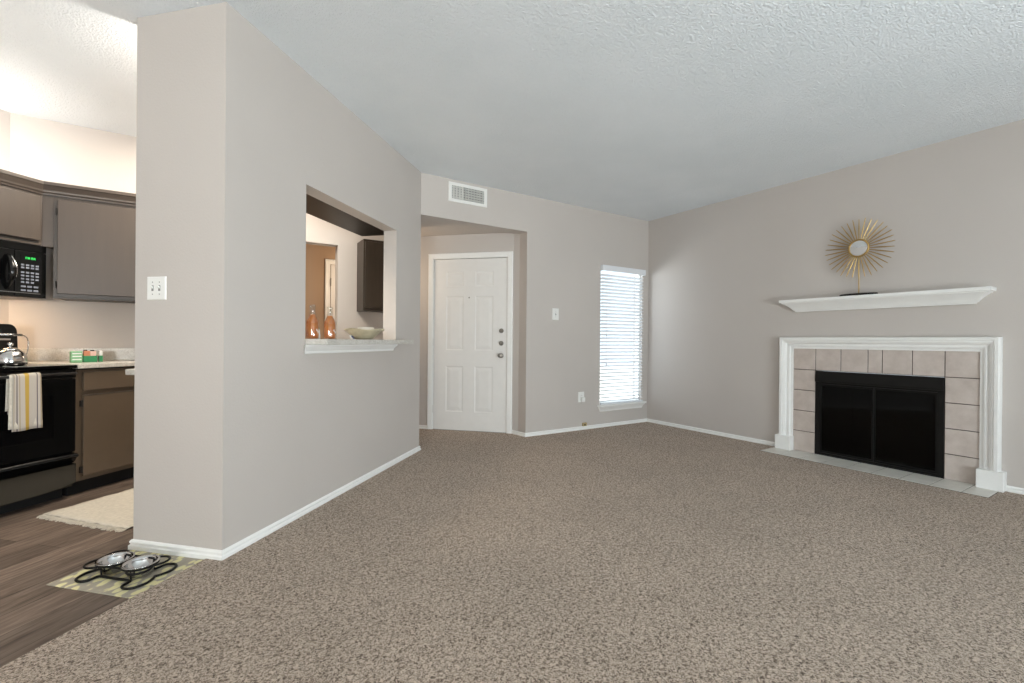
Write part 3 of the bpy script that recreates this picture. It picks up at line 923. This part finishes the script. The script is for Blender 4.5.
gb = thing('tea_caddy', 'green box of packets on the worktop by the backsplash', 'box', R(.748, 1.90, .8895), R45 - .4)
gx = thing('tea_carton', 'pale green carton at the left of the green box', 'box', R(.664, 1.90, .8895), R45 - .4)
ob('carton', MB().loft([[(-.030, -.025, z), (.030, -.025, z), (.030, .025, z), (-.030, .025, z)] for z in (0, .080)]), M['palegreen'], gx, bevel=.004)
mb = MB()
for z in (.022, .044, .064):
    mb.box(-.024, .024, -.0256, -.0248, z - .004, z + .004)
ob('printed_band', mb, M['packetwhite'], gx)
mb = MB().box(-.038, .038, -.03, .03, 0, .004).box(-.038, .038, -.03, -.027, .004, .046).box(-.038, .038, .027, .03, .004, .06).box(-.038, -.035, -.027, .027, .004, .05).box(.035, .038, -.027, .027, .004, .05)
ob('tray', mb, M['green'], gb, bevel=.001)
for name_, x0, x1, z1, mat in (('salmon_sachets', -.033, .000, .082, 'salmon'), ('pink_sachets', .002, .034, .080, 'pinkish')):
    mb = MB()
    for k in range(5):
        mb.box(x0 + .001 * k, x1 - .001 * (k % 2), -.024 + k * .010, -.018 + k * .010, .005, z1 - .002 * (k % 3))
    ob(name_, mb, M[mat], gb, bevel=.0008)
ob('dark_tops', MB().box(-.032, -.01, -.004, .004, .080, .090).box(.008, .03, .006, .014, .078, .088), M['gap'], gb, bevel=.001)
gc = thing('tea_tin', 'slim dark green tin with white top right of the green box', 'tin', R(.812, 1.885, .8895), R45 - .4)
ob('tin', MB().box(-.011, .011, -.02, .02, 0, .045), M['green'], gc, bevel=.002)
ob('white_top', MB().box(-.009, .009, -.017, .017, .045, .082), M['packetwhite'], gc, bevel=.004)

# ------------------------------------------------------------------ microwave
mw = thing('microwave', 'black over-the-range microwave under the taupe cabinet', 'microwave', R(.194, 2.04, 1.330), R45)
ob('body', MB().box(-.379, .379, .022, .40, .004, .368), M['black_plastic'], mw, bevel=.004)
ob('vent_lip', MB().box(-.379, .379, .0, .022, .318, .368), M['black_gloss'], mw, bevel=.003)
dm = ob('door', MB().box(-.379, .205, .0, .022, .006, .316), M['black_gloss'], mw, bevel=.004)
ob('window', MB().box(-.31, .12, -.0012, .001, .065, .270), M['blackglass'], dm)
hpts = []
for i in range(13):
    u = i / 12
    hpts.append((.165, -.006 - .045 * math.sin(PI * u), .055 + .225 * u))
ob('handle', MB().tube(hpts, [.008 + .012 * math.sin(PI * i / 12) for i in range(13)], 12), M['black_gloss'], dm, smooth='all')
ob('handle_trim', MB().tube([(x + .013 + .006 * math.sin(PI * i / 12), y - .004, z) for i, (x, y, z) in enumerate(hpts)][4:], [.0035 + .003 * math.sin(PI * i / 8) for i in range(9)], 8), M['chrome'], dm, smooth='all')
pn = ob('control_panel', MB().box(.2075, .379, .0, .022, .006, .316), M['black_gloss'], mw, bevel=.003)
dsp = ob('display', MB().box(.235, .345, -.0015, .001, .252, .286), M['blackglass'], pn)
DG = [(0, 1), (0, 3), (1, 2), (2, 1), (2, 3)]
mb = MB()
for k, x in enumerate((.262, .276, .292, .306)):
    mb.box(x, x + .002, -.0022, -.0012, .262, .276).box(x + .007, x + .009, -.0022, -.0012, .262, .276)
    if k % 2:
        mb.box(x, x + .009, -.0022, -.0012, .268, .270)
    mb.box(x, x + .009, -.0022, -.0012, .275, .277)
ob('clock_digits', mb, M['digits'], dsp)
for r_, (z, n_, w_) in enumerate(((.222, 4, .018), (.204, 4, .018), (.172, 4, .018), (.150, 4, .018), (.128, 4, .018), (.106, 3, .018), (.078, 3, .026), (.052, 3, .026))):
    for k in range(n_):
        x = .238 + k * (w_ + .0085)
        ob('button', MB().box(x, x + w_, -.0018, .0005, z - .006, z + .006), M['button'], pn)
ob('trim_line', MB().box(-.37, .345, -.0014, .001, .032, .037), M['steel'], mw)
ob('underlight', MB().box(-.25, .2, .12, .22, -.004, .004), M['plate'], mw)

# ------------------------------------------------------------------ upper cabinets
CRN = [(0, 0), (-.012, 0), (-.014, .010), (-.022, .018), (-.024, .03), (-.040, .060), (-.046, .064), (-.046, .085), (0, .085)]
uc = thing('wall_cabinet', 'short taupe wall cabinet above the microwave', 'cabinet', R(.165, 2.04, 1.7005), R45)
ob('carcass', MB().box(-.38, .380, .001, .404, 0, .358), M['taupe'], uc)
for x0, x1 in ((-.372, -.006), (-.002, .362)):
    ob('cabinet_door', MB().box(x0, x1, -.018, .0005, .030, .332), M['taupe'], uc, bevel=.003)
t8 = math.tan(PI / 8)
ob('cornice', MB().profile(CRN, -.38, .380, 0, -t8).xform(Matrix.Translation((0, 0, .352))), M['taupe'], uc)
ob('shadow_line', MB().box(-.372, .362, -.0006, .0006, .012, .028), M['gap'], uc)

dc = thing('wall_cabinet', 'taupe wall cabinet on the kitchen end wall right of the microwave', 'cabinet', (-1.034, 4.445, 1.345), 0)
ob('carcass', MB().box(.060, .90, .001, .324, 0, .712), M['taupe'], dc)
ob('corner_filler', MB().prism([(-.0, 0.001), (.059, .001), (.059, .2), (.0, .035)], .352, .712), M['taupe'], dc)
for x0, x1 in ((.082, .566), (.570, .890)):
    dd = ob('cabinet_door', MB().box(x0, x1, -.018, .0005, .028, .684), M['taupe'], dc, bevel=.003)
    for z in (.09, .60):
        hx = x0 - .006 if x0 < .3 else x1 + .006
        ob('hinge', MB().lathe([(.0045, -.024), (.0045, .024)], (hx, -.010, z), 8), M['gap'], dd)
ob('cornice', MB().profile(CRN, 0, .90, -t8, 0).xform(Matrix.Translation((0, 0, .708))), M['taupe'], dc)
ob('bottom_lip', MB().box(.060, .90, -.004, .02, -.004, .010), M['taupe_dark'], dc)

pc = thing('wall_cabinet', 'dark wall cabinet seen through the right of the pass-through', 'cabinet', (1.176, YD - .250, 1.352), 0)
ob('carcass', MB().box(0, .46, .001, .249, 0, .690), M['taupe_dark'], pc, bevel=.002)
ob('cabinet_door', MB().box(.012, .448, -.018, .0005, .025, .665), M['taupe_dark'], pc, bevel=.003)

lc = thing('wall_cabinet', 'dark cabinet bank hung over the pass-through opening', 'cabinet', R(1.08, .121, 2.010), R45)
ob('carcass', MB().box(-.86, .86, .0, .30, 0, .27), M['shaded_stain'], lc, bevel=.002)
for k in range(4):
    ob('cabinet_door', MB().box(-.85 + k * .428, -.85 + k * .428 + .42, .3005, .318, .02, .25), M['shaded_stain'], lc, bevel=.003)

# peninsula counter behind the pass-through wall
pcb = thing('base_cabinet', 'base cabinet behind the pass-through wall under the rounded counter', 'cabinet', R(.14, .121, 0), R45)
ob('carcass', MB().box(0.02, 1.70, .0, .52, .095, .868), M['taupe_dark'], pcb)
ob('kick', MB().box(0.02, 1.70, .0, .46, 0, .095), M['dark'], pcb)
for k in range(4):
    ob('cabinet_door', MB().box(.03 + k * .417, .03 + k * .417 + .41, .5205, .538, .125, .84), M['taupe_dark'], pcb, bevel=.003)
pp = [(1.84, .121), (1.84, .745), (.135, .745)]
for i in range(1, 7):
    th = PI / 2 + PI / 2 * i / 6
    pp.append((.135 + .04 * math.cos(th), .705 + .04 * math.sin(th)))
pp += [(.095, .545), (.126, .545), (.126, .121)]
pw = ob('peninsula_worktop', MB().prism(pp, .869, .900), M['granite'], loc=R(0, 0, 0), rz=R45, bevel=.005)
tag(pw, 'speckled counter end with rounded corner peeking from behind the wall end', 'countertop')

# ------------------------------------------------------------------ rug, pet mat, pet feeder
rg = thing('kitchen_rug', 'cream woven cotton rug with fringe on the kitchen floor', 'rug', R(.172, .80, 0), R45 - .075)
mb = MB()
nx, ny = 40, 24
V = []
for j in range(ny + 1):
    V.append(mb.loop([(1.15 * i / nx + .004 * math.sin(j * 1.7), .70 * j / ny + .004 * math.sin(i * .8), .006 + .0012 * math.sin(i * 1.3 + j)) for i in range(nx + 1)]))
for p, q in zip(V, V[1:]):
    for k in range(nx):
        mb.face((p[k], p[k + 1], q[k + 1], q[k]))
o = ob('woven_field', mb, M['cream'], rg, smooth='all')
md = o.modifiers.new('thick', 'SOLIDIFY'); md.thickness = .005; md.offset = -1
mb = MB()
for k in range(150):
    y = .70 * (k + .5) / 150
    for xx, sg in ((0, -1), (1.15, 1)):
        l = random.uniform(.024, .044)
        mb.tube([(xx, y, .005), (xx + sg * l * .5, y + random.uniform(-.004, .004), .0045), (xx + sg * l, y + random.uniform(-.01, .01), .0025)], .0022, 4)
o = ob('fringe', mb, M['cream'], rg)
o['kind'] = 'stuff'

pm = ob('pet_mat', MB().box(-.360, -.0155, .082, .545, .0003, .004), M['petmat'], loc=R(0, 0), rz=R45, bevel=.0012)
tag(pm, 'yellow and grey leaf-print mat under the pet bowls', 'mat')

pf = thing('pet_feeder', 'black bone-shaped wire stand holding two pet bowls', 'stand', R(-.207, .302, .0042), R45)
def bone(L, lw, ww, z):
    # closed bone outline in the local X(width) Y(length) plane
    pts = []
    q = []
    # upper half: from right waist to left waist over +Y end
    ctl = [(ww, 0), (ww, L * .45), (ww * 1.15, L * .52), (lw * .88, L * .56), (lw, L * .74), (lw * .86, L * .92), (lw * .48, L), (lw * .12, L * .93), (0, L * .88)]
    right = ctl
    left = [(-x, y) for x, y in ctl[::-1]][1:]
    top = right + left
    bot = [(-x, -y) for x, y in top[1:-1]]
    loop = top + bot
    n = len(loop)
    for i in range(n):
        p0, p1, p2, p3 = (Vector((*loop[(i + k) % n], z)) for k in (-1, 0, 1, 2))
        for j in range(5):
            u = j / 5
            pts.append(.5 * ((2 * p1) + (p2 - p0) * u + (2 * p0 - 5 * p1 + 4 * p2 - p3) * u * u + (3 * p1 - p0 - 3 * p2 + p3) * u ** 3))
    return pts
ob('floor_loop', MB().tube(bone(.172, .112, .056, .006), .0055, 8, True), M['black_metal'], pf, smooth='all')
ob('upper_loop', MB().tube(bone(.160, .086, .056, .052), .0050, 8, True), M['black_metal'], pf, smooth='all')
for y in (.072, -.072):
    mb = MB().tube([(.066 * math.cos(2 * PI * i / 32), y + .066 * math.sin(2 * PI * i / 32), .052) for i in range(32)], .0038, 8, True)
    ob('holder_ring', mb, M['black_metal'], pf, smooth='all')
for x in (-.05, .05):
    for y in (.082, -.082):
        ob('leg', MB().tube([(x, y, .006), (x * 1.05, y, .052)], .0036, 8), M['black_metal'], pf)
for y, lab in ((.072, 'small steel pet bowl in the stand, the one nearer the kitchen'), (-.072, 'small steel pet bowl in the stand, the one nearer the carpet')):
    b = ob('pet_bowl', MB().lathe([(.040, .0), (.046, .002), (.058, .040), (.0605, .046), (.069, .0475), (.0705, .050), (.0695, .0522), (.060, .0515), (.056, .042), (.044, .006), (.002, .004)], seg=40), M['chrome'],
           loc=R(-.207, .302 + y, .0145), rz=R45, smooth='all')
    tag(b, lab, 'bowl', 'steel pet bowls')
